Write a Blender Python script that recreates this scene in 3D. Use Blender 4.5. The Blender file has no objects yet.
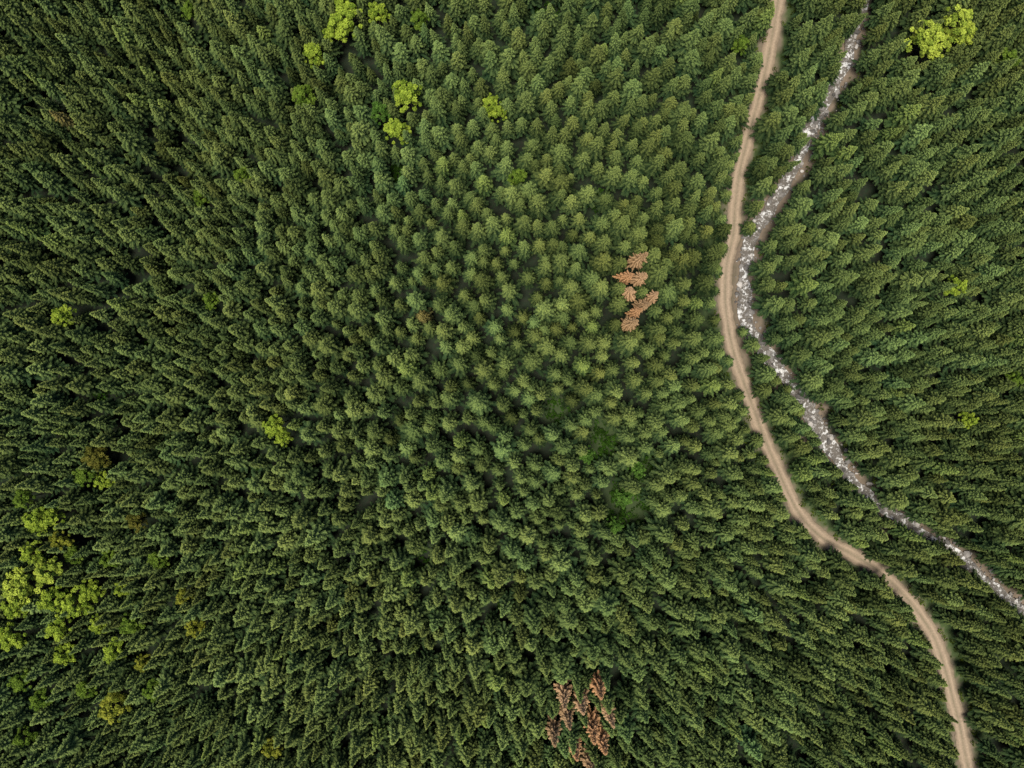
import bpy, math, random
import numpy as np
from mathutils import Vector, Matrix, Euler, noise
random.seed(7); rng=np.random.default_rng(7)
sc=bpy.context.scene
sc.view_settings.view_transform='Standard'; sc.view_settings.look='None'; sc.view_settings.exposure=0
# ---------------- camera ----------------
CAMH=232.0
cam_d=bpy.data.cameras.new("camera"); cam=bpy.data.objects.new("camera",cam_d); sc.collection.objects.link(cam)
cam_d.sensor_width=36; cam_d.lens=33.0; cam_d.clip_end=5000
cam.location=(0,0,CAMH); cam.rotation_euler=(math.radians(-1.2),math.radians(0.4),0)
sc.camera=cam
F=1024*cam_d.lens/36
RM=cam.rotation_euler.to_matrix()
# ---------------- terrain ----------------
def sstep(a,b,x):
    t=np.clip((x-a)/(b-a),0,1); return t*t*(3-2*t)
def base_h(x,y):
    x=np.asarray(x,float); y=np.asarray(y,float)
    h=12*np.exp(-((x+5)/46)**2-((y+5)/80)**2)
    h=h-9*sstep(-45,-95,x)+10*sstep(-100,-170,x)
    g=-95+12*np.sin(y/38.0)
    h=h-6*np.exp(-((x-g)/9)**2)*sstep(-60,0,y+50)
    h=h+8*sstep(85,170,x)
    h=h+1.3*np.sin(x/17+y/29)*np.cos(y/21-x/40)*(1-np.exp(-((x-60)/30)**2))
    far=np.sqrt(x*x+y*y)
    h=h+sstep(260,900,far)*(60+35*np.sin(x/170.)*np.cos(y/210.))
    return h
def P(px,py,z=0):
    d=RM@Vector(((px-512)/F,(384-py)/F,-1))
    hz=0.0
    for _ in range(6):
        t=(CAMH-(hz+z))/(-d.z)
        x=d.x*t; y=d.y*t; hz=float(base_h(x,y))
    return x,y
Ri=RM.inverted()
def proj(x,y,z):
    v=Ri@(Vector((x,y,z))-Vector((0,0,CAMH)))
    return 512+F*v.x/(-v.z), 384-F*v.y/(-v.z)
def catmull(pts,step=0.7):
    pts=[np.array(p,float) for p in pts]
    pts=[2*pts[0]-pts[1]]+pts+[2*pts[-1]-pts[-2]]
    out=[]
    for i in range(1,len(pts)-2):
        a,b,c,d=pts[i-1:i+3]; n=max(2,int(np.linalg.norm(c-b)/step))
        for k in range(n):
            t=k/n
            out.append(0.5*((2*b)+(-a+c)*t+(2*a-5*b+4*c-d)*t*t+(-a+3*b-3*c+d)*t**3))
    out.append(pts[-2]); return np.array(out)
road_px=[(800,-190),(790,-90),(778,0),(771,42),(762,85),(750,130),(740,170),(735,205),(733,235),(727,262),(725,290),(727,320),(733,350),(742,378),(752,405),(765,440),(780,475),(794,505),(808,525),(827,541),(850,553),(876,569),(900,591),(920,615),(935,640),(945,670),(953,700),(960,728),(968,768),(985,840),(1010,930)]
str_px=[(905,-180),(880,-80),(862,0),(855,32),(845,65),(830,95),(815,125),(801,155),(786,183),(770,207),(757,230),(749,255),(745,285),(746,310),(753,335),(768,355),(785,374),(800,397),(815,420),(830,446),(847,472),(870,497),(897,518),(925,535),(955,555),(982,577),(1008,600),(1050,635),(1120,680),(1220,730)]
road=catmull([P(*p) for p in road_px]); stream=catmull([P(*p) for p in str_px])
def dmin(x,y,line):
    return float(np.sqrt(((line-np.array((x,y)))**2).sum(1).min()))
def dmin_v(X,Y,line):
    out=np.empty(X.size); X=X.ravel();Y=Y.ravel(); L=line[::2]
    for i in range(0,X.size,8000):
        dx=X[i:i+8000,None]-L[None,:,0]; dy=Y[i:i+8000,None]-L[None,:,1]
        out[i:i+8000]=np.sqrt((dx*dx+dy*dy).min(1))
    return out
xs=np.concatenate([np.array([-3000,-2000,-1400,-1000,-750,-550,-420,-340,-280,-240]),np.arange(-210,20,2.5),np.arange(20,150,0.9),np.arange(150,212,2.5),np.array([240,280,340,420,550,750,1000,1400,2000,3000])])
ys=np.concatenate([np.array([-3000,-2000,-1400,-1000,-750,-550,-420,-340,-280,-220]),np.arange(-180,181,1.2),np.array([220,280,340,420,550,750,1000,1400,2000,3000])])
GX,GY=np.meshgrid(xs,ys)
Z=base_h(GX,GY).ravel(); dr=dmin_v(GX,GY,road); ds=dmin_v(GX,GY,stream)
def nz(x,y,s,o=0): return noise.noise(Vector((x*s+o,y*s-o,o*0.37)))
fx=GX.ravel(); fy=GY.ravel()
for i in range(fx.size):
    if abs(fx[i])<215 and abs(fy[i])<185:
        rough=nz(fx[i],fy[i],0.5)*0.35+nz(fx[i],fy[i],1.3,5)*0.12
        Z[i]+=rough*min(1,max(0,(dr[i]-2.2)/2))
Z-=0.12*np.clip(1-(dr-1.5)/1.5,0,1)
Z-=1.3*(1-sstep(1.9,4.6,ds))
nx=len(xs); ny=len(ys)
verts=np.stack([fx,fy,Z],1)
faces=[(j*nx+i,j*nx+i+1,(j+1)*nx+i+1,(j+1)*nx+i) for j in range(ny-1) for i in range(nx-1)]
def mk(name,v,f,mats,cols=None,mi=None,smooth=False,link=True):
    me=bpy.data.meshes.new(name); me.from_pydata([tuple(a) for a in v],[],f)
    for m in mats: me.materials.append(m)
    if mi is not None: me.polygons.foreach_set("material_index",mi)
    if smooth: me.polygons.foreach_set("use_smooth",[True]*len(me.polygons))
    if cols is not None:
        a=me.color_attributes.new("col","FLOAT_COLOR","POINT"); a.data.foreach_set("color",np.asarray(cols,np.float32).ravel())
    me.update()
    if not link: return me
    o=bpy.data.objects.new(name,me); sc.collection.objects.link(o); return o
# ---------------- materials ----------------
def mat(name):
    m=bpy.data.materials.new(name); m.use_nodes=True; nt=m.node_tree
    b=nt.nodes["Principled BSDF"]; b.inputs["Roughness"].default_value=0.8
    b.inputs["Specular IOR Level"].default_value=0.25
    return m,nt,b
def N(nt,t,**k):
    n=nt.nodes.new(t)
    for a,v in k.items(): setattr(n,a,v)
    return n
def mix(nt,fac,a,b,bt='MIX'):
    n=nt.nodes.new('ShaderNodeMix'); n.data_type='RGBA'; n.blend_type=bt
    for s,v in ((n.inputs[0],fac),(n.inputs[6],a),(n.inputs[7],b)):
        if isinstance(v,bpy.types.NodeSocket): nt.links.new(v,s)
        elif isinstance(v,(int,float)): s.default_value=v
        else: s.default_value=(*v,1)
    return n.outputs[2]
def ntex(nt,scale,detail=4,rough=0.6,coord=None):
    n=nt.nodes.new('ShaderNodeTexNoise'); n.inputs['Scale'].default_value=scale; n.inputs['Detail'].default_value=detail; n.inputs['Roughness'].default_value=rough
    if coord is not None: nt.links.new(coord,n.inputs['Vector'])
    return n.outputs[0]
def ramp(nt,src,p0,p1):
    n=nt.nodes.new('ShaderNodeMapRange'); n.inputs[1].default_value=p0; n.inputs[2].default_value=p1; nt.links.new(src,n.inputs[0]); return n.outputs[0]
def foliage(name,dark,light):
    m,nt,b=mat(name)
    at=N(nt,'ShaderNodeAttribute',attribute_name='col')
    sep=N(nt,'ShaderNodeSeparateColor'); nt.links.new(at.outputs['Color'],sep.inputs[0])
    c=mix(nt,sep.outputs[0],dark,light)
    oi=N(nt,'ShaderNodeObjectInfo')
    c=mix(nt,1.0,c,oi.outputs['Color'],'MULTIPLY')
    df=N(nt,'ShaderNodeBsdfDiffuse'); nt.links.new(c,df.inputs[0])
    nt.links.new(df.outputs[0],nt.nodes['Material Output'].inputs[0]); nt.nodes.remove(b)
    return m
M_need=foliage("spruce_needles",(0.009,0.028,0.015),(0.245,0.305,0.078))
M_leaf=foliage("broadleaf_leaves",(0.13,0.19,0.025),(0.46,0.52,0.075))
M_dead=foliage("dead_needles",(0.14,0.08,0.04),(0.60,0.38,0.21))
M_bark,nt,b=mat("bark"); nt.links.new(mix(nt,ntex(nt,3),(0.05,0.035,0.025),(0.12,0.09,0.07)),b.inputs['Base Color'])
# ground
M_gr,nt,b=mat("forest_floor")
tc=N(nt,'ShaderNodeTexCoord').outputs['Object']
c=mix(nt,ramp(nt,ntex(nt,0.35,6,0.7,tc),0.35,0.65),(0.008,0.012,0.006),(0.012,0.026,0.010))
c=mix(nt,ramp(nt,ntex(nt,1.7,5,0.7,tc),0.5,0.7),c,(0.022,0.018,0.012))
at=N(nt,'ShaderNodeAttribute',attribute_name='col'); sep=N(nt,'ShaderNodeSeparateColor'); nt.links.new(at.outputs['Color'],sep.inputs[0])
grass=mix(nt,ntex(nt,1.2,8,0.75,tc),(0.015,0.035,0.010),(0.09,0.13,0.04))
soil=mix(nt,ntex(nt,1.5,8,0.75,tc),(0.09,0.068,0.05),(0.27,0.21,0.155))
c=mix(nt,sep.outputs[1],c,grass); 
c=mix(nt,sep.outputs[0],c,soil)
nt.links.new(c,b.inputs['Base Color'])
cols=np.zeros((fx.size,4)); cols[:,3]=1
for i in range(fx.size):
    if min(dr[i],ds[i])<14:
        n=nz(fx[i],fy[i],0.22,3); n2=nz(fx[i],fy[i],0.9,9)
        cols[i,0]=max(np.clip(1-(dr[i]-2.0-n2*1.4)/0.9,0,1)*0.9, np.clip(1-(ds[i]-2.3-n*2.5-n2)/1.2,0,1), (0.8 if dr[i]<9 and ds[i]<5.5+2*n else 0))
        cols[i,1]=np.clip(1.2-(dr[i]-3-n*4)/3,0,1)
gaps=[(605,440,4.5),(628,505,5),(640,470,4),(560,412,2.8),(500,605,2.8),(543,15,3.2),(598,190,3.0),(398,175,3),(150,335,3.3),(105,400,3.3),(420,560,2.4),(255,470,2.4)]
gw=[(*P(a,b_,3),r) for a,b_,r in gaps]
for k,(gx,gy,r) in enumerate(gw[:4]):
    d=np.sqrt((fx-gx)**2+(fy-gy)**2); cols[:,1]=np.maximum(cols[:,1],np.clip(1.3-d/r/1.3,0,0.6))
mk("ground",verts,faces,[M_gr],cols,smooth=True)
# ---------------- road ----------------
def ribbon(name,line,wf,zoff,mats,ncross=8,crown=0.0):
    n=len(line); T=np.gradient(line,axis=0); T/=np.linalg.norm(T,axis=1)[:,None]; Nn=np.stack([-T[:,1],T[:,0]],1)
    v=[];cl=[]
    for i in range(n):
        wl,wr=wf(i,line[i])
        for k in range(ncross+1):
            s=-1+2*k/ncross; w=wl if s<0 else wr
            p=line[i]+Nn[i]*s*w
            v.append((p[0],p[1],float(base_h(*p))+zoff+crown*(1-abs(s)**3)))
            cl.append((s*0.5+0.5,0,0,1))
    m=ncross+1
    f=[(i*m+k,(i+1)*m+k,(i+1)*m+k+1,i*m+k+1) for i in range(n-1) for k in range(ncross)]
    return mk(name,v,f,mats,cl,smooth=True)
M_road,nt,b=mat("gravel_road")
tc=N(nt,'ShaderNodeTexCoord').outputs['Object']
at=N(nt,'ShaderNodeAttribute',attribute_name='col'); sep=N(nt,'ShaderNodeSeparateColor'); nt.links.new(at.outputs['Color'],sep.inputs[0])
cr=N(nt,'ShaderNodeValToRGB'); nt.links.new(sep.outputs[0],cr.inputs[0])
e=cr.color_ramp.elements; e[0].position=0; e[0].color=(0.19,0.145,0.10,1); e[1].position=1; e[1].color=(0.20,0.15,0.10,1)
for p,c_ in ((0.12,(0.29,0.225,0.155)),(0.28,(0.46,0.35,0.25)),(0.42,(0.32,0.25,0.175)),(0.5,(0.23,0.195,0.125)),(0.6,(0.33,0.255,0.18)),(0.73,(0.46,0.35,0.25)),(0.88,(0.28,0.22,0.155))):
    x=e.new(p); x.color=(*c_,1)
c=mix(nt,ramp(nt,ntex(nt,0.25,6,0.7,tc),0.35,0.9),cr.outputs[0],(0.38,0.29,0.205)) 
c=mix(nt,ramp(nt,ntex(nt,2.5,8,0.8,tc),0.35,0.65),c,mix(nt,1.0,c,(0.65,0.65,0.65),'MULTIPLY'))
nt.links.new(c,b.inputs['Base Color'])
bp=N(nt,'ShaderNodeBump'); bp.inputs['Strength'].default_value=0.5; bp.inputs['Distance'].default_value=0.1
nt.links.new(ntex(nt,4,6,0.7,tc),bp.inputs['Height']); nt.links.new(bp.outputs[0],b.inputs['Normal'])
ribbon("gravel_road",road,lambda i,p:(1.7+0.5*nz(*p,0.35,1)+0.3*nz(*p,1.2,2),1.7+0.5*nz(*p,0.3,8)+0.3*nz(*p,1.3,4)),0.06,[M_road],8,0.06)
# ---------------- stream ----------------
M_wat,nt,b=mat("stream_water")
tc=N(nt,'ShaderNodeTexCoord').outputs['Object']
f1=ramp(nt,ntex(nt,0.75,8,0.75,tc),0.52,0.58)
c=mix(nt,ntex(nt,1.5,5,0.6,tc),(0.05,0.045,0.038),(0.19,0.165,0.14))
c=mix(nt,f1,c,(0.64,0.64,0.64)); nt.links.new(c,b.inputs['Base Color'])
b.inputs['Roughness'].default_value=0.35; b.inputs['Specular IOR Level'].default_value=0.3
bp=N(nt,'ShaderNodeBump'); bp.inputs['Strength'].default_value=0.8; bp.inputs['Distance'].default_value=0.2
nt.links.new(ntex(nt,2.5,6,0.7,tc),bp.inputs['Height']); nt.links.new(bp.outputs[0],b.inputs['Normal'])
ribbon("stream",stream,lambda i,p:(1.45+1.3*nz(*p,0.2,11),1.45+1.3*nz(*p,0.2,17)),-0.74,[M_wat],6)
M_rock,nt,b=mat("river_rock")
at=N(nt,'ShaderNodeAttribute',attribute_name='col')
tc=N(nt,'ShaderNodeTexCoord').outputs['Object']
c=mix(nt,ntex(nt,5,5,0.7,tc),mix(nt,1.0,at.outputs['Color'],(0.6,0.58,0.56),'MULTIPLY'),at.outputs['Color']); nt.links.new(c,b.inputs['Base Color'])
t=(1+5**.5)/2
iv=np.array([(-1,t,0),(1,t,0),(-1,-t,0),(1,-t,0),(0,-1,t),(0,1,t),(0,-1,-t),(0,1,-t),(t,0,-1),(t,0,1),(-t,0,-1),(-t,0,1)])/1.9
if_=[(0,11,5),(0,5,1),(0,1,7),(0,7,10),(0,10,11),(1,5,9),(5,11,4),(11,10,2),(10,7,6),(7,1,8),(3,9,4),(3,4,2),(3,2,6),(3,6,8),(3,8,9),(4,9,5),(2,4,11),(6,2,10),(8,6,7),(9,8,1)]
v=[];f=[];cl=[]
T=np.gradient(stream,axis=0); T/=np.linalg.norm(T,axis=1)[:,None]
for k in range(3800):
    i=random.randrange(len(stream)); off=random.gauss(0,1.7)
    if abs(off)>3.4: continue
    p=stream[i]+np.array((-T[i,1],T[i,0]))*off+rng.normal(0,.3,2)
    if nz(p[0],p[1],.3,44)<-.1+random.gauss(0,.12): continue
    if dmin(p[0],p[1],road)<2.3: continue
    s=min(1.0,0.10+random.expovariate(1/0.18)); g=random.uniform(0.10,0.32)*(2.0 if random.random()<.25 else 1)
    z=float(base_h(*p))-1.3*(1-float(sstep(1.9,4.6,abs(off))))
    z=max(z,float(base_h(*p))-0.88)
    b0=len(v); a=random.uniform(0,6.28); sx,sy,sz=s*random.uniform(.8,1.5),s*random.uniform(.6,1.1),s*random.uniform(.5,.8)
    for q in iv:
        q=q*rng.uniform(.75,1.2); x,y=q[0]*sx,q[1]*sy
        v.append((p[0]+x*math.cos(a)-y*math.sin(a),p[1]+x*math.sin(a)+y*math.cos(a),z+s*.2+q[2]*sz)); cl.append((g,g*.95,g*.91,1))
    f+=[tuple(b0+j for j in q) for q in if_]
mk("stream_rocks",v,f,[M_rock],cl)
# ---------------- spruce meshes ----------------
def trunk(v,f,cl,mi,H,r,sides=6,top=0.97):
    b0=len(v); seg=5
    for i in range(seg+1):
        tt=i/seg; rr=r*(1-tt)+0.02
        for k in range(sides):
            a=6.283*k/sides; v.append((math.cos(a)*rr,math.sin(a)*rr,tt*H*top-0.5*(i==0))); cl.append((0.3,0,0,1))
    for i in range(seg):
        for k in range(sides):
            f.append((b0+i*sides+k,b0+i*sides+(k+1)%sides,b0+(i+1)*sides+(k+1)%sides,b0+(i+1)*sides+k)); mi.append(1)
def spruce(seed,H=17,R=2.5,sparse=1.0,power=0.8,dead=False):
    r=random.Random(seed); v=[];f=[];cl=[];mi=[]
    trunk(v,f,cl,mi,H,0.2)
    z=H*0.30
    lop=r.uniform(0,6.28); lopa=r.uniform(0,.2)
    while z<H*0.985:
        t=z/H
        Lw=R*((1-t)/0.70)**power
        hf=1 if dead else min(1,.12+.95*((t-.3)/.6)**1.5)   # shade low in the crown painted into the colour; older needles darker too
        nb=max(5,int(r.choice((7,8,9))*sparse*(1 if t<.9 else .75)))
        a0=r.uniform(0,6.28)
        whorl=r.uniform(.80,1.17)
        for k in range(nb):
            a=a0+6.283*k/nb+r.uniform(-.2,.2)
            L=(Lw*whorl*r.uniform(.66,1.2)*(1+lopa*math.cos(a-lop))+0.22)
            if r.random()<.08: L*=.55
            pitch=0.5*max(0,(t-.6)/.4)-0.28*(1-t)+r.uniform(-.12,.12)
            ca,sa=math.cos(a),math.sin(a)
            base=r.uniform(0.0,.3)
            zb=z+r.uniform(-.15,.15)
            def pt(s,off=0,dz=0):
                rad=L*s*math.cos(pitch)
                zz=zb+L*s*math.sin(pitch)-0.20*L*s*s*(1.2-t)+0.12*L*max(0,s-.75)+dz
                return (ca*rad-sa*off, sa*rad+ca*off, zz)
            w=0.07+0.035*L
            b0=len(v)
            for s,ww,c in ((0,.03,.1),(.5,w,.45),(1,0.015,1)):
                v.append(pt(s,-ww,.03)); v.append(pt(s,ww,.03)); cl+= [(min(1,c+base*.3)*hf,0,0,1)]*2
            f+=[(b0,b0+1,b0+3,b0+2),(b0+2,b0+3,b0+5,b0+4)]; mi+=[0,0]
            nt_=max(2,int(L/0.27))
            for j in range(nt_):
                s=0.12+0.85*(j+r.random()*.6)/nt_
                l=min((0.32*L+0.1)*(1.12-s)+0.14,.7)*r.uniform(.75,1.15)
                if dead: l*=.85
                for sg in (-1,1):
                    b0=len(v); wv=r.uniform(.065,.11)*(1 if not dead else .85); dr_=-l*r.uniform(.15,.6)
                    fx_=l*.74; oy=l*.66*sg
                    p0=pt(s); p1=pt(s+fx_/L*.5+wv/L,oy*.5-sg*wv*.7,dr_*.35); p3=pt(s+fx_/L*.5-wv/L,oy*.5+sg*wv*.7,dr_*.35-.04); p2=pt(min(s+fx_/L,1.12),oy,dr_)
                    v.extend((p0,p1,p2,p3))
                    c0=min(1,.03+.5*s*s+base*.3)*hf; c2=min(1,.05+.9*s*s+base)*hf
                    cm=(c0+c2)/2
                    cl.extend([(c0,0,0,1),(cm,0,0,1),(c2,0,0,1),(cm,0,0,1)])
                    f.append((b0,b0+1,b0+2,b0+3)); mi.append(0)
        z+=r.uniform(.48,.72)*(1 if t<.75 else .75)
    b0=len(v)
    for k in range(3):
        a=k*2.09; v.append((.05*math.cos(a),.05*math.sin(a),H*.96)); cl.append((.6,0,0,1))
    v.append((0,0,H*1.02)); cl.append((1,0,0,1))
    for k in range(3): f.append((b0+k,b0+(k+1)%3,b0+3)); mi.append(0)
    return v,f,cl,mi
variants=[]
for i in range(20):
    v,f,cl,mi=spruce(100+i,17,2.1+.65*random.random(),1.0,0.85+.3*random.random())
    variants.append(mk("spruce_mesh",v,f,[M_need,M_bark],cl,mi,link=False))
deads=[]
for i in range(3):
    v,f,cl,mi=spruce(300+i,17,2.1,0.9,0.9,True)
    deads.append(mk("dead_spruce_mesh",v,f,[M_dead,M_bark],cl,mi,link=False))
def limb(v,f,cl,mi,p,q,r0,r1):
    p=Vector(p);q=Vector(q); d=(q-p).normalized(); u=d.orthogonal().normalized(); w=d.cross(u); b0=len(v)
    for c,r in ((p,r0),(q,r1)):
        for k in range(5):
            a=k*1.2566; v.append(tuple(c+u*math.cos(a)*r+w*math.sin(a)*r)); cl.append((.3,0,0,1))
    for k in range(5): f.append((b0+k,b0+(k+1)%5,b0+5+(k+1)%5,b0+5+k)); mi.append(1)
def broadleaf(seed,H=15,R=3.2,leaves=70,nc=60,ls=.22,shrub=False):
    r=random.Random(seed); v=[];f=[];cl=[];mi=[]
    if not shrub: trunk(v,f,cl,mi,H,0.22,6,.85)
    for c in range(nc):
        a=r.uniform(0,6.28); u=r.uniform(-.3,1); rr=math.sqrt(max(0,1-u*u))*r.uniform(.35,1.2)
        ctr=(math.cos(a)*rr*R,math.sin(a)*rr*R,H*.66+u*H*.28*r.uniform(.75,1.1))
        if not shrub: limb(v,f,cl,mi,(0,0,H*r.uniform(.3,.6)),ctr,.07,.02)
        cr=r.uniform(.5,1.0)*R*.23; bri=r.uniform(.05,.9)
        for l in range(leaves):
            d=Vector((r.gauss(0,1),r.gauss(0,1),r.gauss(0,.7))).normalized()*cr*r.uniform(.5,1.1)
            p=Vector(ctr)+d; n=Vector((r.gauss(0,.7),r.gauss(0,.7),1)).normalized(); a1=n.orthogonal().normalized(); a1=Matrix.Rotation(r.uniform(0,6.28),3,n)@a1; a2=n.cross(a1)
            s=ls*r.uniform(.6,1.3); b0=len(v)
            v.extend([tuple(p-a1*s),tuple(p+a2*s*.6),tuple(p+a1*s),tuple(p-a2*s*.6)])
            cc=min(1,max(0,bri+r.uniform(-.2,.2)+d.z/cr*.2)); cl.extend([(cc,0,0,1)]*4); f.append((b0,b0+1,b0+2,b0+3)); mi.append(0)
    return v,f,cl,mi
broads=[]
for i in range(4):
    v,f,cl,mi=broadleaf(500+i); broads.append(mk("broadleaf_mesh",v,f,[M_leaf,M_bark],cl,mi,link=False))
shrubs=[]
for i in range(4):
    v,f,cl,mi=broadleaf(600+i,1.3,1.1,26,14,.11,True); shrubs.append(mk("shrub_mesh",v,f,[M_leaf,M_bark],cl,mi,link=False))
# ---------------- placement ----------------
def inst(name,me,x,y,s,parent=None,col=(1,1,1),tilt=0.04,sz=None,dz=0):
    o=bpy.data.objects.new(name,me); sc.collection.objects.link(o)
    o.location=(x,y,float(base_h(x,y))-0.2+dz); o.rotation_euler=(random.gauss(0,tilt),random.gauss(0,tilt),random.uniform(0,6.28))
    o.scale=(s,s,sz or s); o.color=(*col,1)
    if parent: o.parent=parent
    return o
cell=2.5; grid={}
def near(x,y,r):
    cx,cy=int(x//cell),int(y//cell); k=2
    for i in range(cx-k,cx+k+1):
        for j in range(cy-k,cy+k+1):
            for (a,b_,r2) in grid.get((i,j),()):
                if (a-x)**2+(b_-y)**2<((r+r2)/2)**2: return True
    return False
def add(x,y,r): grid.setdefault((int(x//cell),int(y//cell)),[]).append((x,y,r))
for (px,py,s) in [(638,259,.95),(628,274,.8),(643,278,.85),(633,293,.95),(644,303,.75),(631,323,.9),(638,313,.7),(657,296,.75),(566,698,1.05),(583,712,1.15),(603,696,1.1),(594,730,1.1),(554,740,.95),(576,754,1.05),(602,746,1.05),(569,724,.95),(588,770,1.0),(606,718,.95)]:
    x,y=P(px,py,15); inst("dead_spruce_tree",random.choice(deads),x,y,s*1.05,col=[(1,1,1),(.82,.84,.82),(1.05,.92,.82)][random.randrange(3)],sz=1.16); add(x,y,2.7)
bl=[(930,38,1.2,0),(942,46,.9,0),(958,22,1.1,0),(965,32,.8,0),(405,95,1.0,1),(350,22,1.1,1),(335,30,.8,1),(396,128,.85,1),(382,115,.7,5),(22,588,1.2,0),(44,570,1.1,0),(75,600,1.1,1),(50,600,1.0,1),(90,590,.9,1),(112,650,.9,1),(112,708,1.1,2),(36,524,1.0,1),(48,518,.8,1),(10,640,.9,1),(30,555,.8,1),(60,314,.8,1),(275,424,.8,1),(283,440,.6,1),(955,285,.7,1),(972,420,.6,1),(196,630,.7,2),(272,748,.7,2),(490,102,.7,1),(497,112,.6,1),(315,55,.8,1),(302,95,.8,3),(60,625,.9,1),(98,457,1.0,4),(135,522,.7,4),(85,478,.8,3),(100,480,.7,1),(240,175,.6,3),(120,590,.6,1),(12,608,.9,1),(1010,60,.7,3),(590,455,.6,5),(625,500,.7,5),(618,525,.6,5),(640,470,.6,5),(345,4,.8,1),(160,560,.7,3),(210,300,.6,3),(420,20,.7,3),(520,180,.6,3),(742,45,.6,3),(200,200,.6,3),(150,690,.8,3),(65,655,.8,1),(40,700,.8,3),(190,10,.7,3),(75,555,.7,3),(20,680,.8,3),(130,625,.8,3),(95,625,.7,1),(20,500,.7,3),(110,560,.7,3),(140,665,.6,2),(85,690,.7,3),(375,10,.8,1),(25,740,.7,3),(180,600,.6,2),(60,540,.7,2),(1018,380,.6,3)]
tc_={0:(.92,.96,.9),1:(.74,.84,.68),2:(.66,.60,.55),3:(.36,.48,.46),4:(.36,.30,.40),5:(.25,.42,.5)}
for px,py,s,c in bl:
    x,y=P(px,py,13*s**.5); inst("broadleaf_tree",random.choice(broads),x,y,s*.97,col=tc_[c],sz=s**.5*1.16); add(x,y,3.4*s+.3)
forest=bpy.data.objects.new("spruce_forest",None); sc.collection.objects.link(forest)
rdp=np.array([proj(p[0],p[1],float(base_h(*p))) for p in road[::2]])
stp=np.array([proj(p[0],p[1],float(base_h(*p))) for p in stream[::2]])
cnt=0
for it in range(190000):
    x=random.uniform(-180,180); y=random.uniform(-143,143)
    n=nz(x,y,0.03,2)
    r=3.12+0.45*n+(.12 if math.hypot(x,y)<70 else 0)
    if x>70: r-=.15
    r*=random.uniform(.76,1.28)
    if near(x,y,r): continue
    if nz(x,y,.13,71)>.6: continue
    if x>10:
        d1=dmin(x,y,road); d2=dmin(x,y,stream)
        if d1<2.9 or d2<2.5: continue
    else: d1=d2=99
    if any((x-gx)**2+(y-gy)**2<rr*rr for gx,gy,rr in gw): continue
    s=(r/3.1)*random.uniform(.9,1.1); s=max(.62,s); hz=(.42*s+.60)*random.uniform(.84,1.16)
    if random.random()<.08: hz*=.74; s*=.82
    ok=True
    if min(d1,d2)<18:
        z0=float(base_h(x,y))
        qs=proj(x,y,z0)
        wob=nz(x,y,.11,5)*7
        while True:
            bad=False
            for fr,cw in ((1.0,0.2),(.8,.75),(.55,1.4),(.3,1.9)):
                q=proj(x,y,z0+17*hz*fr); k=F/(CAMH-z0-17*hz*fr)
                dd=math.sqrt(((rdp-np.array(q))**2).sum(1).min()); de=math.sqrt(((stp-np.array(q))**2).sum(1).min())
                tol=(3.0 if qs[1]>180 else (0.5 if qs[1]>25 else -6))+wob*.7
                if dd<4.6+wob*.35+cw*s*k*.65 or de<tol+cw*s*k*.62: bad=True;break
            if not bad: break
            hz*=.88; s*=.94
            if hz<.35: ok=False;break
    if not ok: continue
    add(x,y,r)
    n2=nz(x,y,0.018,20); n3=random.gauss(0,.19)
    br=max(.45,1.0+.2*n2+n3); wr=random.gauss(0,.05)+.07*nz(x,y,.02,33)
    col=(br*(1+wr),br,br*(1-wr*.7))
    u=random.random()
    if u<.0012: col=(1.4,.9,1.0)
    elif u<.03: col=(1.4,1.4,1.2)
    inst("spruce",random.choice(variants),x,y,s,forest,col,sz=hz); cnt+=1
print("TREES",cnt)
under=bpy.data.objects.new("shrub_undergrowth",None); sc.collection.objects.link(under)
def shrub(x,y,s,c): inst("shrub",random.choice(shrubs),x,y,s,under,c,.05,dz=.1)
for i in range(len(road)):
    for sg in (-1,1):
        if random.random()<.7:
            k=min(i+1,len(road)-1); t_=road[k]-road[k-1]; t_/=np.linalg.norm(t_); n_=np.array((-t_[1],t_[0]))
            p=road[i]+n_*sg*random.uniform(1.8,4.8)
            if dmin(p[0],p[1],stream)>3.4: g=random.uniform(.15,.42); shrub(p[0],p[1],random.uniform(.25,.75),(g*.8,g,g*.8))
for i in range(len(stream)):
    for sg in (-1,1):
        if random.random()<.4:
            k=min(i+1,len(stream)-1); t_=stream[k]-stream[k-1]; t_/=np.linalg.norm(t_); n_=np.array((-t_[1],t_[0]))
            p=stream[i]+n_*sg*random.uniform(2.3,4.6)
            if dmin(p[0],p[1],road)>2.8: g=random.uniform(.12,.35); shrub(p[0],p[1],random.uniform(.25,.7),(g*.8,g,g*.9))
for gx,gy,r in gw:
    for k in range(int(r*r*1.8)):
        a=random.uniform(0,6.28); q=r*1.3*math.sqrt(random.random()); g=random.uniform(.12,.30); shrub(gx+q*math.cos(a),gy+q*math.sin(a),random.uniform(.5,1.3),(g*.5,g,g*.9))
# ---------------- light (soft, high, hazy sun) ----------------
w=bpy.data.worlds.new("World"); sc.world=w; w.use_nodes=True; nt=w.node_tree
sky=nt.nodes.new('ShaderNodeTexSky'); sky.sky_type='NISHITA'; sky.sun_disc=False
EL=math.radians(80); AZ=math.radians(-140)
sky.sun_elevation=EL; sky.sun_rotation=AZ
bg=nt.nodes['Background']; bg.inputs[1].default_value=0.115; nt.links.new(sky.outputs[0],bg.inputs[0])
sd=bpy.data.lights.new("sun",'SUN'); sd.energy=4.8; sd.angle=math.radians(22); sd.color=(1,.94,.82)
so=bpy.data.objects.new("sun",sd); sc.collection.objects.link(so)
dirv=Vector((math.sin(AZ)*math.cos(EL),math.cos(AZ)*math.cos(EL),math.sin(EL)))
so.rotation_euler=dirv.to_track_quat('Z','Y').to_euler()
